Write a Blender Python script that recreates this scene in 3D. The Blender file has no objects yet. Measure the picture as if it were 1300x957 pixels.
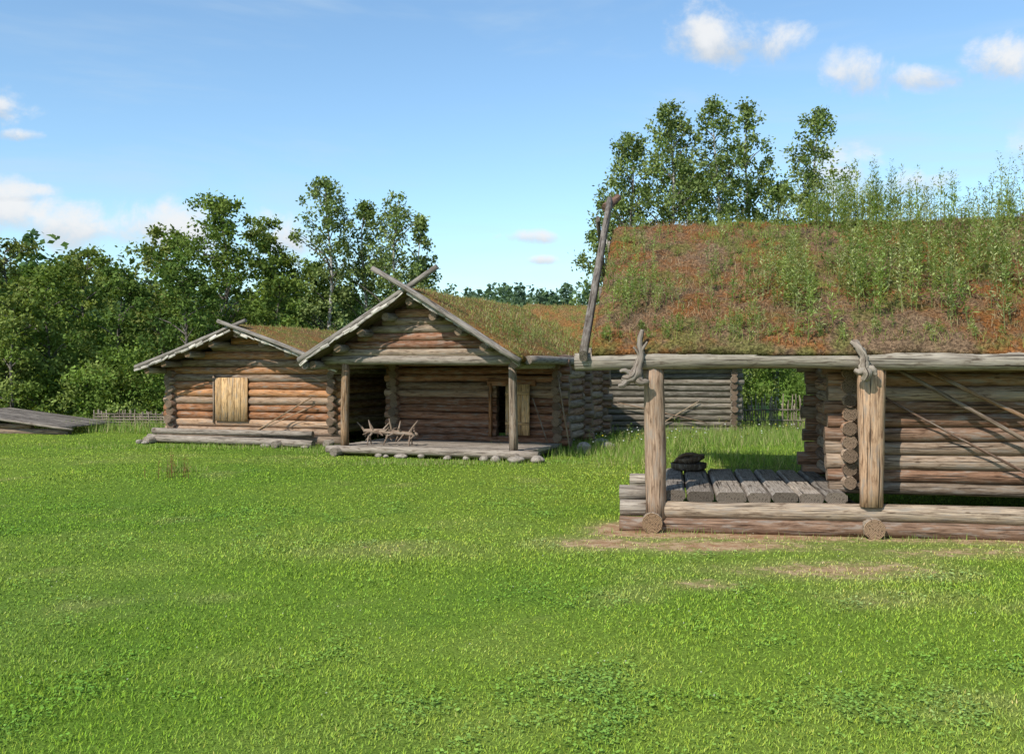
import bpy, math, random
import numpy as np
from mathutils import Vector, Matrix
random.seed(7); RNG=np.random.default_rng(11)
scene=bpy.context.scene
F=1264.0; EYE=1.9
# ------------------------------------------------------------ node helpers
def newmat(name):
    m=bpy.data.materials.new(name); m.use_nodes=True
    nt=m.node_tree; nt.nodes.clear()
    out=nt.nodes.new('ShaderNodeOutputMaterial')
    return m,nt,out
def N(nt,t,**k):
    n=nt.nodes.new(t)
    for a,b in k.items(): setattr(n,a,b)
    return n
def L(nt,a,b): nt.links.new(a,b)
def val(nt,sock,v):
    if hasattr(v,'links'): nt.links.new(v,sock)
    else: sock.default_value=v
def math_(nt,op,a,b=None,c=None,clamp=False):
    n=N(nt,'ShaderNodeMath',operation=op,use_clamp=clamp)
    val(nt,n.inputs[0],a)
    if b is not None: val(nt,n.inputs[1],b)
    if c is not None: val(nt,n.inputs[2],c)
    return n.outputs[0]
def mix(nt,f,a,b,bt='MIX'):
    n=N(nt,'ShaderNodeMix',data_type='RGBA',blend_type=bt)
    val(nt,n.inputs[0],f)
    for i,v in ((6,a),(7,b)):
        if hasattr(v,'links'): nt.links.new(v,n.inputs[i])
        else: n.inputs[i].default_value=(*v,1) if len(v)==3 else v
    return n.outputs[2]
def noise(nt,vec,scale,detail=4,rough=.55,dist=0.):
    n=N(nt,'ShaderNodeTexNoise'); 
    if vec is not None: L(nt,vec,n.inputs['Vector'])
    n.inputs['Scale'].default_value=scale; n.inputs['Detail'].default_value=detail
    n.inputs['Roughness'].default_value=rough; n.inputs['Distortion'].default_value=dist
    return n.outputs[0]
def ss(nt,x,a,b,lo=0.,hi=1.):
    n=N(nt,'ShaderNodeMapRange',interpolation_type='SMOOTHSTEP')
    val(nt,n.inputs[0],x); n.inputs[1].default_value=a; n.inputs[2].default_value=b
    n.inputs[3].default_value=lo; n.inputs[4].default_value=hi
    return n.outputs[0]
def attr(nt,name='col'):
    n=N(nt,'ShaderNodeAttribute'); n.attribute_name=name; return n
# ------------------------------------------------------------ materials
def wood_mat(name,end=False):
    m,nt,out=newmat(name)
    a=attr(nt); uv=N(nt,'ShaderNodeUVMap'); uv.uv_map='UVMap'
    mp=N(nt,'ShaderNodeMapping'); L(nt,uv.outputs[0],mp.inputs[0])
    p=N(nt,'ShaderNodeBsdfPrincipled'); p.inputs['Roughness'].default_value=.85
    p.inputs['Specular IOR Level'].default_value=.2
    if not end:
        mp.inputs['Scale'].default_value=(2.2,42,1)
        g=noise(nt,mp.outputs[0],1.5,5,.65,.15)
        mp2=N(nt,'ShaderNodeMapping'); L(nt,uv.outputs[0],mp2.inputs[0]); mp2.inputs['Scale'].default_value=(1.6,7,1)
        b=noise(nt,mp2.outputs[0],2.2,5,.68,.3)
        mp3=N(nt,'ShaderNodeMapping'); L(nt,uv.outputs[0],mp3.inputs[0]); mp3.inputs['Scale'].default_value=(.9,40,1)
        ck=noise(nt,mp3.outputs[0],1.1,3,.5,.1)
        c=mix(nt,ss(nt,g,.28,.75),(.50,.46,.44),(1.36,1.34,1.3))
        c=mix(nt,1.0,a.outputs['Color'],c,'MULTIPLY')
        c=mix(nt,ss(nt,b,.49,.66,0,.65),c,(.27,.235,.20))      # grey weathered streaks
        c=mix(nt,ss(nt,b,.48,.32,0,.8),c,mix(nt,1.,c,(.33,.27,.23),'MULTIPLY'))      # dark stains
        c=mix(nt,ss(nt,ck,.60,.65,0,.88),c,(.03,.02,.014))       # drying cracks
        vo=N(nt,'ShaderNodeTexVoronoi'); mp4=N(nt,'ShaderNodeMapping'); L(nt,uv.outputs[0],mp4.inputs[0]); mp4.inputs['Scale'].default_value=(1.5,5,1)
        L(nt,mp4.outputs[0],vo.inputs['Vector']); vo.inputs['Scale'].default_value=1.5
        c=mix(nt,ss(nt,vo.outputs[0],.04,.10,.75,0),c,(.05,.028,.015))  # knots
        h=math_(nt,'SUBTRACT',g,ss(nt,ck,.58,.66))
    else:
        mp.inputs['Scale'].default_value=(1,1,1)
        ln=N(nt,'ShaderNodeVectorMath',operation='LENGTH'); L(nt,uv.outputs[0],ln.inputs[0])
        nn=noise(nt,uv.outputs[0],9,3)
        r=math_(nt,'ADD',math_(nt,'MULTIPLY',ln.outputs['Value'],420.),math_(nt,'MULTIPLY',nn,6.))
        s=math_(nt,'SINE',r)
        c=mix(nt,ss(nt,s,-1,1),(.55,.5,.46),(1.15,1.1,1.05))
        c=mix(nt,1.0,a.outputs['Color'],c,'MULTIPLY')
        n2=noise(nt,uv.outputs[0],40,3)
        c=mix(nt,ss(nt,n2,.54,.66,0,.8),c,(.03,.02,.015)); h=s
    bp=N(nt,'ShaderNodeBump'); bp.inputs['Strength'].default_value=.6; bp.inputs['Distance'].default_value=.014
    L(nt,h,bp.inputs['Height']); L(nt,bp.outputs[0],p.inputs['Normal'])
    L(nt,c,p.inputs['Base Color']); L(nt,p.outputs[0],out.inputs[0]); return m
M_WOOD=wood_mat('weathered_log'); M_END=wood_mat('log_end_grain',True)
def leaf_mat(name,trans=.3,tc_=(1.5,1.5,.6)):
    m,nt,out=newmat(name); a=attr(nt)
    p=N(nt,'ShaderNodeBsdfDiffuse'); L(nt,a.outputs['Color'],p.inputs[0])
    if trans<=0: L(nt,p.outputs[0],out.inputs[0]); return m
    t=N(nt,'ShaderNodeBsdfTranslucent'); mx=N(nt,'ShaderNodeMixShader'); mx.inputs[0].default_value=trans
    c=mix(nt,1.,a.outputs['Color'],tc_,'MULTIPLY'); L(nt,c,t.inputs[0])
    L(nt,p.outputs[0],mx.inputs[1]); L(nt,t.outputs[0],mx.inputs[2]); L(nt,mx.outputs[0],out.inputs[0]); return m
M_LEAF=leaf_mat('tree_leaves',.25); M_WEED=leaf_mat('weed_leaves',.3); M_BLADE=leaf_mat('grass_blades',0)
def lawn_mat():
    m,nt,out=newmat('lawn_ground'); g=N(nt,'ShaderNodeNewGeometry')
    lc=attr(nt,'lawn'); c=mix(nt,1.,lc.outputs['Color'],(.72,.76,.68),'MULTIPLY')
    f=noise(nt,g.outputs['Position'],45,3,.7)
    c=mix(nt,ss(nt,f,.35,.7),mix(nt,1.,c,(.62,.62,.58),'MULTIPLY'),mix(nt,1.,c,(1.2,1.2,1.2),'MULTIPLY'))
    a=attr(nt,'dirt'); nd=noise(nt,g.outputs['Position'],6,4,.65)
    dm=math_(nt,'ADD',a.outputs['Fac'],math_(nt,'MULTIPLY',math_(nt,'SUBTRACT',nd,.5),1.3))
    dcol=mix(nt,ss(nt,nd,.35,.65),(.30,.155,.085),(.42,.30,.17))
    c=mix(nt,ss(nt,dm,.3,.65),c,dcol)
    p=N(nt,'ShaderNodeBsdfPrincipled'); p.inputs['Roughness'].default_value=.95; p.inputs['Specular IOR Level'].default_value=.1
    bp=N(nt,'ShaderNodeBump'); bp.inputs['Strength'].default_value=.6; bp.inputs['Distance'].default_value=.03
    L(nt,f,bp.inputs['Height']); L(nt,bp.outputs[0],p.inputs['Normal'])
    L(nt,c,p.inputs['Base Color']); L(nt,p.outputs[0],out.inputs[0]); return m
def sod_mat(name,cols,seedoff=0.):
    m,nt,out=newmat(name); g=N(nt,'ShaderNodeNewGeometry')
    mp=N(nt,'ShaderNodeMapping'); L(nt,g.outputs['Position'],mp.inputs[0]); mp.inputs['Location'].default_value=(seedoff,seedoff*.7,0)
    P=mp.outputs[0]
    n1=noise(nt,P,.8,5,.65,.3); n2=noise(nt,P,3.2,5,.7); n3=noise(nt,P,28,4,.75); n4=noise(nt,P,1.7,4,.6)
    c=mix(nt,ss(nt,n1,.42,.58),cols[0],cols[1])
    c=mix(nt,ss(nt,n2,.50,.62,0,.85),c,cols[2])
    c=mix(nt,ss(nt,n4,.50,.62,0,.8),c,cols[3])
    c=mix(nt,ss(nt,n3,.35,.68),mix(nt,1.,c,(.35,.33,.33),'MULTIPLY'),mix(nt,1.,c,(1.35,1.3,1.25),'MULTIPLY'))
    p=N(nt,'ShaderNodeBsdfPrincipled'); p.inputs['Roughness'].default_value=1; p.inputs['Specular IOR Level'].default_value=.05
    bp=N(nt,'ShaderNodeBump'); bp.inputs['Strength'].default_value=1.; bp.inputs['Distance'].default_value=.05
    L(nt,math_(nt,'ADD',n3,n2),bp.inputs['Height']); L(nt,bp.outputs[0],p.inputs['Normal'])
    L(nt,c,p.inputs['Base Color']); L(nt,p.outputs[0],out.inputs[0]); return m
M_SODA=sod_mat('rusty_moss_sod',[(.26,.175,.11),(.30,.13,.045),(.23,.16,.10),(.19,.19,.06)])
M_SODB=sod_mat('green_moss_sod',[(.29,.18,.08),(.33,.17,.06),(.22,.21,.065),(.19,.21,.055)],13.)
def stone_mat():
    m,nt,out=newmat('field_stone'); tc=N(nt,'ShaderNodeTexCoord'); n=noise(nt,tc.outputs['Object'],14,5,.7)
    c=mix(nt,ss(nt,n,.35,.65),(.17,.14,.11),(.36,.31,.26))
    p=N(nt,'ShaderNodeBsdfPrincipled'); p.inputs['Roughness'].default_value=.9; L(nt,c,p.inputs['Base Color'])
    bp=N(nt,'ShaderNodeBump'); bp.inputs['Distance'].default_value=.02; L(nt,n,bp.inputs['Height']); L(nt,bp.outputs[0],p.inputs['Normal'])
    L(nt,p.outputs[0],out.inputs[0]); return m
M_STONE=stone_mat(); M_LAWN=lawn_mat()
# ------------------------------------------------------------ mesh helpers
def link(o,parent=None):
    scene.collection.objects.link(o)
    if parent: o.parent=parent
    return o
def empty(name,loc,th):
    e=bpy.data.objects.new(name,None); e.location=(*loc,0) if len(loc)==2 else loc
    e.rotation_euler=(0,0,-math.radians(th)); return link(e)
class MB:
    def __init__(s): s.v=[];s.f=[];s.uv=[];s.c=[];s.m=[]
    def sweep(s,pts,scl,prof,col,up=(0,0,1),rough=.03,caps=True,ucol=None,wm=0,cm=1):
        """sweep 2-D profile (list of (a,b)) along polyline"""
        pts=[Vector(p) for p in pts]; n=len(prof); b0=len(s.v); off=random.uniform(0,50); offv=random.uniform(0,50)
        up=Vector(up); length=0; ls=[]
        for i,p in enumerate(pts):
            if i==0: d=pts[1]-p
            elif i==len(pts)-1: d=p-pts[-2]
            else: d=pts[i+1]-pts[i-1]
            d.normalize()
            u=up if abs(d.dot(up))<.97 else Vector((1,0,0))
            x=d.cross(u).normalized(); y=x.cross(d).normalized()
            if i: length+=(p-pts[i-1]).length
            ls.append(length)
            for (a,b) in prof:
                k=scl[i]*(1+random.uniform(-rough,rough)); s.v.append(tuple(p+x*a*k+y*b*k))
        per=[0]
        for j in range(n):
            a=prof[j]; b=prof[(j+1)%n]; per.append(per[-1]+math.hypot(a[0]-b[0],a[1]-b[1]))
        for i in range(len(pts)-1):
            for j in range(n):
                k=(j+1)%n
                s.f.append((b0+i*n+j,b0+i*n+k,b0+(i+1)*n+k,b0+(i+1)*n+j))
                s.uv+= [(ls[i]+off,per[j]+offv),(ls[i]+off,per[j+1]+offv),(ls[i+1]+off,per[j+1]+offv),(ls[i+1]+off,per[j]+offv)]
                s.c.append(col); s.m.append(wm)
        if caps:
            e=tuple(min(1,q*1.15+.02) for q in col) if ucol is None else ucol
            s.f.append(tuple(b0+j for j in range(n))[::-1]); s.uv+=[prof[j] for j in range(n)][::-1]; s.c.append(e); s.m.append(cm)
            bb=b0+(len(pts)-1)*n
            s.f.append(tuple(bb+j for j in range(n))); s.uv+=[prof[j] for j in range(n)]; s.c.append(e); s.m.append(cm)
    def log(s,p0,p1,r0,r1=None,col=(.2,.15,.1),n=12,wob=.01,rough=.035,seg=.45,ucol=None):
        r1=r0 if r1 is None else r1; p0=Vector(p0);p1=Vector(p1); ln=(p1-p0).length
        k=max(2,int(ln/seg)+1); ph=random.uniform(0,6.28); pts=[];sc=[]
        for i in range(k+1):
            t=i/k; w=wob*math.sin(t*ln*1.7+ph); w2=wob*math.cos(t*ln*1.3+ph)
            pts.append(p0.lerp(p1,t)+Vector((w*.6,w*.6,w2*.7))); sc.append((r0+(r1-r0)*t)*(1+.03*math.sin(t*ln*3+ph)))
        prof=[(math.cos(6.2832*j/n),math.sin(6.2832*j/n)) for j in range(n)]
        rm=(r0+r1)/2; base=len(s.uv)
        s.sweep(pts,sc,prof,col,rough=rough,ucol=ucol)
        # scale uv v by radius
        for i in range(base,len(s.uv)):
            u,v=s.uv[i]
            s.uv[i]=(u,v*rm) if abs(v)>1.001 or abs(u)>1.001 else (u*rm,v*rm)
    def plank(s,p0,p1,w,t,col,up=(0,0,1),ch=.012,rough=.02,seg=.5,w1=None,ucol=None):
        p0=Vector(p0);p1=Vector(p1); k=max(1,int((p1-p0).length/seg)); a=w/2;b=t/2;c=min(ch,b*.6)
        prof=[(-a+c,-b),(a-c,-b),(a,-b+c),(a,b-c),(a-c,b),(-a+c,b),(-a,b-c),(-a,-b+c)]
        s.sweep([p0.lerp(p1,i/k) for i in range(k+1)],[1+((w1/w-1)*i/k if w1 else 0) for i in range(k+1)],prof,col,up=up,rough=rough,ucol=ucol)
    def obj(s,name,parent=None,smooth=True,mats=None):
        me=bpy.data.meshes.new(name); me.from_pydata(s.v,[],s.f)
        uv=me.uv_layers.new(name='UVMap'); uv.data.foreach_set('uv',np.array(s.uv,dtype=np.float32).ravel())
        at=me.attributes.new('col','FLOAT_COLOR','FACE'); c=np.ones((len(s.c),4),dtype=np.float32); c[:,:3]=np.array(s.c); at.data.foreach_set('color',c.ravel())
        for m in (mats or (M_WOOD,M_END)): me.materials.append(m)
        me.polygons.foreach_set('material_index',s.m)
        sm=np.array([smooth and m==0 for m in s.m]); me.polygons.foreach_set('use_smooth',sm)
        me.update(); return link(bpy.data.objects.new(name,me),parent)
def npmesh(name,V,cols,mat,parent=None,k=4):
    """V: (n*k,3) independent k-gons"""
    n=len(V)//k; me=bpy.data.meshes.new(name)
    me.vertices.add(len(V)); me.vertices.foreach_set('co',V.astype(np.float32).ravel())
    me.loops.add(n*k); me.loops.foreach_set('vertex_index',np.arange(n*k,dtype=np.int32))
    me.polygons.add(n); me.polygons.foreach_set('loop_start',np.arange(0,n*k,k,dtype=np.int32))
    me.update(calc_edges=True)
    at=me.attributes.new('col','FLOAT_COLOR','FACE'); c=np.ones((n,4),dtype=np.float32); c[:,:3]=cols; at.data.foreach_set('color',c.ravel())
    me.materials.append(mat)
    return link(bpy.data.objects.new(name,me),parent)
def nrm(a): return a/np.maximum(np.linalg.norm(a,axis=1,keepdims=True),1e-6)
def rhombi(P,D,W,ln,wd,at=.45):
    ln=np.asarray(ln).reshape(-1,1)*np.ones((len(P),1)); wd=np.asarray(wd).reshape(-1,1)*np.ones((len(P),1))
    V=np.empty((len(P),4,3)); V[:,0]=P; V[:,1]=P+D*ln*at+W*wd/2; V[:,2]=P+D*ln; V[:,3]=P+D*ln*at-W*wd/2
    return V.reshape(-1,3)
_dirs=RNG.normal(size=(14,2)); _ph=RNG.uniform(0,6.28,14); _fr=np.array([.5,.7,.9,1.2,1.5,1.9,2.4,3,3.7,4.5,5.4,6.5,8,10])
_dirs/=np.linalg.norm(_dirs,axis=1,keepdims=True)
def vn(x,y,s=1.):
    o=0
    for i in range(14): o=o+np.sin((x*_dirs[i,0]+y*_dirs[i,1])*_fr[i]*s*2+_ph[i]+1.3*np.sin((x*_dirs[i,1]-y*_dirs[i,0])*_fr[i]*s))/_fr[i]**.6
    return o/5.
def sstep(a,b,x):
    t=np.clip((x-a)/(b-a),0,1); return t*t*(3-2*t)
def hgt(x,y):
    r=np.sqrt(x*x+y*y)
    return .02*vn(x,y,.3)*sstep(2,6,r)+ 11*sstep(90,300,y) + 6*sstep(60,140,-x)*sstep(30,110,y)
TA=math.radians(9); OA=(1.27,11.6)
def locA(x,y):
    dx=x-OA[0];dy=y-OA[1]; return dx*math.cos(TA)-dy*math.sin(TA), dx*math.sin(TA)+dy*math.cos(TA)
def dirt(x,y):
    u,v=locA(x,y)
    d=.95*sstep(-.8,-.05,v)*sstep(-.7,.1,u)*sstep(1.0,.2,v)
    d=d*(.55+.45*sstep(2.8,1.2,u))
    for (px,py,rx,ry,a) in ((770,690,.6,.4,.7),(900,692,1.2,.4,.75),(1040,722,1.0,.45,.55),(890,742,.35,.2,.5),(1230,700,1.2,.3,.45),(1110,760,.7,.4,.25),(500,700,.8,.5,.25)):
        Y=F*EYE/(py-465.); X=(px-650)/F*Y
        d=np.maximum(d,a*np.exp(-((x-X)/rx)**2-((y-Y)/ry)**2))
    return d+.15*vn(x,y,.8)*(d>.04)
def clov(x,y): return .55*vn(x+7,y-3,.8)+.75*vn(x,y,2.6)
def lawncol(x,y):
    """spatially varying lawn albedo"""
    a=sstep(-.5,.6,vn(x,y,.10))[...,None]; b=sstep(0,.8,vn(x+31,y,.40))[...,None]; d=sstep(-.1,-.8,vn(x-17,y+5,.38))[...,None]; e=sstep(.4,1.1,vn(x+3,y-40,1.5))[...,None]
    c=np.array([.165,.265,.03])*(1-a)+np.array([.225,.305,.042])*a
    c=c*(1-.5*b)+np.array([.29,.335,.075])*.5*b
    c=c*(1-.5*d)+np.array([.12,.225,.026])*.5*d
    c=c*(1-.35*e)+np.array([.35,.32,.13])*.35*e
    k=sstep(.45,.95,clov(x,y))[...,None]; c=c*(1-.3*k)+np.array([.11,.22,.04])*.3*k
    q=np.clip(dirt(x,y)*1.2,0,.6)[...,None]; c=c*(1-q)+np.array([.42,.34,.16])*q
    return c
# ------------------------------------------------------------ ground
def axis(lo,hi,st,far):
    a=list(np.arange(lo,hi,st)); g=st; x=hi; R=[]
    while x<far: R.append(x); g*=1.25; x+=g
    R.append(far); g=st; x=lo-st; Lf=[]
    while x>-far: Lf.append(x); g*=1.25; x-=g
    Lf.append(-far); return np.array(Lf[::-1]+a+R)
gx=axis(-14,14,.18,1800); gy=axis(3,34,.18,1800)
X,Y=np.meshgrid(gx,gy); Z=hgt(X,Y); V=np.stack([X,Y,Z],-1).reshape(-1,3)
nx=len(gx);ny=len(gy); I=(np.arange(ny-1)[:,None]*nx+np.arange(nx-1)[None,:]).ravel()
Fc=np.stack([I,I+1,I+nx+1,I+nx],1)
me=bpy.data.meshes.new('grass_ground'); me.from_pydata(V.tolist(),[],Fc.tolist())
at=me.attributes.new('dirt','FLOAT','POINT'); at.data.foreach_set('value',dirt(V[:,0],V[:,1]).astype(np.float32))
at=me.attributes.new('lawn','FLOAT_COLOR','POINT'); c=np.ones((len(V),4),dtype=np.float32); c[:,:3]=lawncol(V[:,0],V[:,1]); at.data.foreach_set('color',c.ravel())
me.polygons.foreach_set('use_smooth',np.ones(len(Fc),bool)); me.materials.append(M_LAWN); me.update()
link(bpy.data.objects.new('grass_ground',me))
# grass blades
def scatter(n,y0,y1,spread=.64,pad=.8):
    y=np.exp(RNG.uniform(math.log(y0),math.log(y1),n)); x=RNG.uniform(-1,1,n)*(y*spread+pad); return x,y
n=390000; x,y=scatter(n,4.2,31)
dd=dirt(x,y)+RNG.uniform(-.35,.3,n); keep=dd<.42
tuft=vn(x,y,1.6); keep&=(RNG.uniform(size=n)<.8+.3*tuft)
x=x[keep];y=y[keep];n=len(x); z=hgt(x,y)
az=RNG.uniform(0,6.283,n); le=RNG.uniform(.3,1.6,n)
D=nrm(np.stack([np.cos(az)*le,np.sin(az)*le,np.ones(n)],1)); a2=az+RNG.uniform(-.7,.7,n)+1.57
W=np.stack([np.cos(a2),np.sin(a2),np.zeros(n)],1)
hh=RNG.uniform(.016,.042,n)*(1+.4*np.clip(vn(x,y,.9),-1,1.5)); wd=.0052*(y/5)**.8*RNG.uniform(.7,1.4,n)
V=rhombi(np.stack([x,y,z-.003],1),D,W,hh,wd,.35)
c=lawncol(x,y)*1.12*RNG.uniform(.78,1.28,n)[:,None]; c*= np.stack([RNG.uniform(.88,1.12,n),np.ones(n),RNG.uniform(.7,1.2,n)],1)
dry=RNG.uniform(size=n)<.04; c[dry]*=np.array([1.5,1.15,1.8])
npmesh('lawn_grass',V,c,M_BLADE)
n=170000; x,y=scatter(n,4.2,20); k=(clov(x,y)+RNG.uniform(-.45,.45,n)>.62)&(dirt(x,y)<.3); x=x[k];y=y[k];n=len(x); az=RNG.uniform(0,6.283,n)
D=nrm(np.stack([np.cos(az),np.sin(az),RNG.uniform(-.2,.5,n)],1)); W=nrm(np.stack([-np.sin(az),np.cos(az),RNG.uniform(-.4,.4,n)],1))
s=RNG.uniform(.012,.028,n)*(y/5)**.4
V=rhombi(np.stack([x,y,hgt(x,y)+RNG.uniform(.012,.036,n)],1),D,W,s,s*.85,.6)
npmesh('clover_leaves',V,lawncol(x,y)*RNG.uniform(.8,1.3,n)[:,None]*np.array([.85,1.,1.2]),M_BLADE)
n=170; x,y=scatter(n,5.2,18); az=RNG.uniform(0,6.283,n)
P=np.stack([x,y,hgt(x,y)+.04],1); Vs=[]
for q in range(3):
    a=az+q*2.1; D=np.stack([np.cos(a),np.sin(a),np.full(n,.6)],1); W=np.stack([-np.sin(a),np.cos(a),np.zeros(n)],1)
    Vs.append(rhombi(P-D*.006,D,W,.012,.010,.5))
V=np.concatenate(Vs); npmesh('clover_flowers',V,np.tile([.6,.6,.5],(3*n,1)),M_WEED)
# ------------------------------------------------------------ plants
def grass_patch(x,y,z,h0,h1,cols,wd=.012,lean=.5):
    n=len(x); az=RNG.uniform(0,6.283,n); le=RNG.uniform(.05,lean,n)
    D=nrm(np.stack([np.cos(az)*le,np.sin(az)*le,np.ones(n)],1)); a2=RNG.uniform(0,6.28,n)
    W=np.stack([np.cos(a2),np.sin(a2),np.zeros(n)],1)
    V=rhombi(np.stack([x,y,z-.02],1),D,W,RNG.uniform(h0,h1,n),wd,.3)
    ci=RNG.integers(0,len(cols),n); c=np.array(cols)[ci]*RNG.uniform(.7,1.35,n)[:,None]; return V,c
def weeds(P,H,cols,nl=70,leaf=.075,wdth=.028):
    """P (n,3), H (n,) -> stems+leaves"""
    n=len(P); az=RNG.uniform(0,6.28,n); ln=RNG.uniform(0,.22,n)
    S=nrm(np.stack([np.cos(az)*ln,np.sin(az)*ln,np.ones(n)],1)); Vs=[];Cs=[]
    pc=np.array(cols)[RNG.integers(0,len(cols),n)]*RNG.uniform(.75,1.25,n)[:,None]
    for a in (0,1.57):
        W=np.tile([math.cos(a),math.sin(a),0],(n,1)); Vs.append(rhombi(P-S*.03,S,W,H,.012,.1)); Cs.append(pc*.8)
    m=n*nl; idx=np.repeat(np.arange(n),nl); t=RNG.uniform(.06,1,m)**.8
    base=P[idx]+S[idx]*(H[idx]*t)[:,None]
    a=RNG.uniform(0,6.283,m); el=RNG.uniform(-.2,1.3,m)
    D=nrm(np.stack([np.cos(a),np.sin(a),el],1)); W=nrm(np.stack([-np.sin(a),np.cos(a),RNG.uniform(-.5,.5,m)],1))
    side=RNG.uniform(0,1,m)*(.14*(1-t)**.6)*np.clip(H[idx]/.7,.4,1.2); base=base+D*side[:,None]
    l=leaf*RNG.uniform(.4,1.1,m)*(1.1-.6*t)*np.clip(H[idx]/.5,.55,1.1); Vs.append(rhombi(base,D,W,l,l*wdth/leaf,.45))
    Cs.append(pc[idx]*RNG.uniform(.7,1.35,m)[:,None]); return np.concatenate(Vs),np.concatenate(Cs)
# ------------------------------------------------------------ log building tools
def tint(kind):
    b=random.uniform(.66,1.2)
    if kind=='orange': c=random.choice([(.41,.19,.09),(.45,.225,.105),(.35,.17,.085),(.38,.25,.16),(.33,.23,.16)])
    elif kind=='brown': c=random.choice([(.29,.165,.105),(.33,.19,.115),(.25,.155,.105),(.32,.235,.17),(.28,.21,.155)])
    elif kind=='mid': c=random.choice([(.30,.15,.09),(.33,.175,.105),(.26,.135,.085),(.31,.215,.15)])
    elif kind=='grey': c=random.choice([(.29,.25,.21),(.34,.295,.245),(.25,.215,.18)])
    elif kind=='green': c=random.choice([(.21,.185,.145),(.25,.22,.175),(.18,.165,.13)])
    elif kind=='deck': c=random.choice([(.31,.275,.24),(.37,.32,.27),(.27,.235,.20)])
    elif kind=='red': c=random.choice([(.34,.20,.13),(.32,.20,.135)])
    elif kind=='fresh': c=random.choice([(.56,.37,.19),(.62,.41,.22),(.50,.32,.16)])
    else: c=kind
    return tuple(q*b for q in c)
def wall(mb,p,q,z0,n,dia,ext,kind,openings=(),gable=None,ztop=None):
    p=Vector((*p,0));q=Vector((*q,0)); d=(q-p); Ln=d.length; d.normalize()
    for i in range(n):
        z=z0+dia*(i+.5); r=dia*.54*random.uniform(.90,1.06)
        a=-ext*random.uniform(.7,1.2); b=Ln+ext*random.uniform(.7,1.2)
        if gable and z>gable[0]:
            half=(gable[1]-z-.10)/gable[2]
            if half<.12: continue
            a=max(a,gable[3]-half); b=min(b,gable[3]+half)
        segs=[(a,b)]
        for (s0,s1,za,zb) in openings:
            if za<z<zb:
                ns=[]
                for (u,v) in segs:
                    if s0>u: ns.append((u,min(v,s0)))
                    if s1<v: ns.append((max(u,s1),v))
                segs=ns
        c=tint(kind)
        for (u,v) in segs:
            P=p+d*u;Q=p+d*v; P.z=Q.z=z
            t=random.uniform(-.09,.09)
            mb.log(P,Q,r*(1+t),r*(1-t),c,n=12,wob=.013,rough=.055,seg=.35,ucol=tint((.27,.20,.145)))
def gable_roof(parent,name,c0,half,ze,zr,a0,a1,axis,thick,mat,amp=.04,st=.14):
    na=int((a1-a0)/st)+1; nc=2*int(half/st)+1
    A=np.linspace(a0,a1,na); C=np.linspace(c0-half,c0+half,nc); AA,CC=np.meshgrid(A,C)
    sl=(zr-ze)/half
    base=zr-sl*np.sqrt((CC-c0)**2+.12**2)+sl*.06
    nz=vn(AA*1.0+3*c0,CC,1.2)*amp+RNG.normal(size=AA.shape)*amp*.35
    top=base+nz; edge=(np.abs(CC-c0)>half-.01)|(AA<a0+.01)|(AA>a1-.01)
    top=np.where(edge,base-.35*thick+nz,top)
    bot=base-thick
    CCe=CC+np.where(np.abs(CC-c0)>half-.01,1,0)*np.sign(CC-c0)*vn(AA,CC,2.)*.05
    if axis=='x': T=np.stack([AA,CCe,top],-1);B=np.stack([AA,CC,bot],-1)
    else: T=np.stack([CCe,AA,top],-1);B=np.stack([CC,AA,bot],-1)
    V=np.concatenate([T.reshape(-1,3),B.reshape(-1,3)]); o=na*nc
    I=(np.arange(nc-1)[:,None]*na+np.arange(na-1)[None,:]).ravel()
    Ft=np.stack([I,I+1,I+na+1,I+na],1); Fb=np.stack([I,I+na,I+na+1,I+1],1)+o; S=[]
    for i in range(na-1): S+= [(i,i+o,i+1+o,i+1),((nc-1)*na+i,(nc-1)*na+i+1,(nc-1)*na+i+1+o,(nc-1)*na+i+o)]
    for j in range(nc-1):
        S+= [(j*na,(j+1)*na,(j+1)*na+o,j*na+o),(j*na+na-1,j*na+na-1+o,(j+1)*na+na-1+o,(j+1)*na+na-1)]
    fl=Ft.tolist()+S+Fb.tolist(); me=bpy.data.meshes.new(name); me.from_pydata(V.tolist(),[],fl)
    me.materials.append(mat); me.materials.append(M_WOOD)
    mi=[0]*(len(Ft)+len(S))+[1]*len(Fb); me.polygons.foreach_set('material_index',mi)
    uv=me.uv_layers.new(name='UVMap'); co=V[np.array([l.vertex_index for l in me.loops])]
    uv.data.foreach_set('uv',np.stack([co[:,0]+co[:,2],co[:,1]],1).astype(np.float32).ravel() if axis!='x' else np.stack([co[:,1],co[:,0]],1).astype(np.float32).ravel())
    at=me.attributes.new('col','FLOAT_COLOR','FACE'); c=np.ones((len(fl),4),dtype=np.float32); c[:,:3]=(.16,.12,.09); at.data.foreach_set('color',c.ravel())
    me.polygons.foreach_set('use_smooth',np.array([m==0 for m in mi])); me.update()
    o=link(bpy.data.objects.new(name,me),parent)
    return lambda a,c: zr-sl*np.sqrt((c-c0)**2+.12**2)+sl*.06+vn(a+3*c0,c,1.2)*amp
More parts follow.
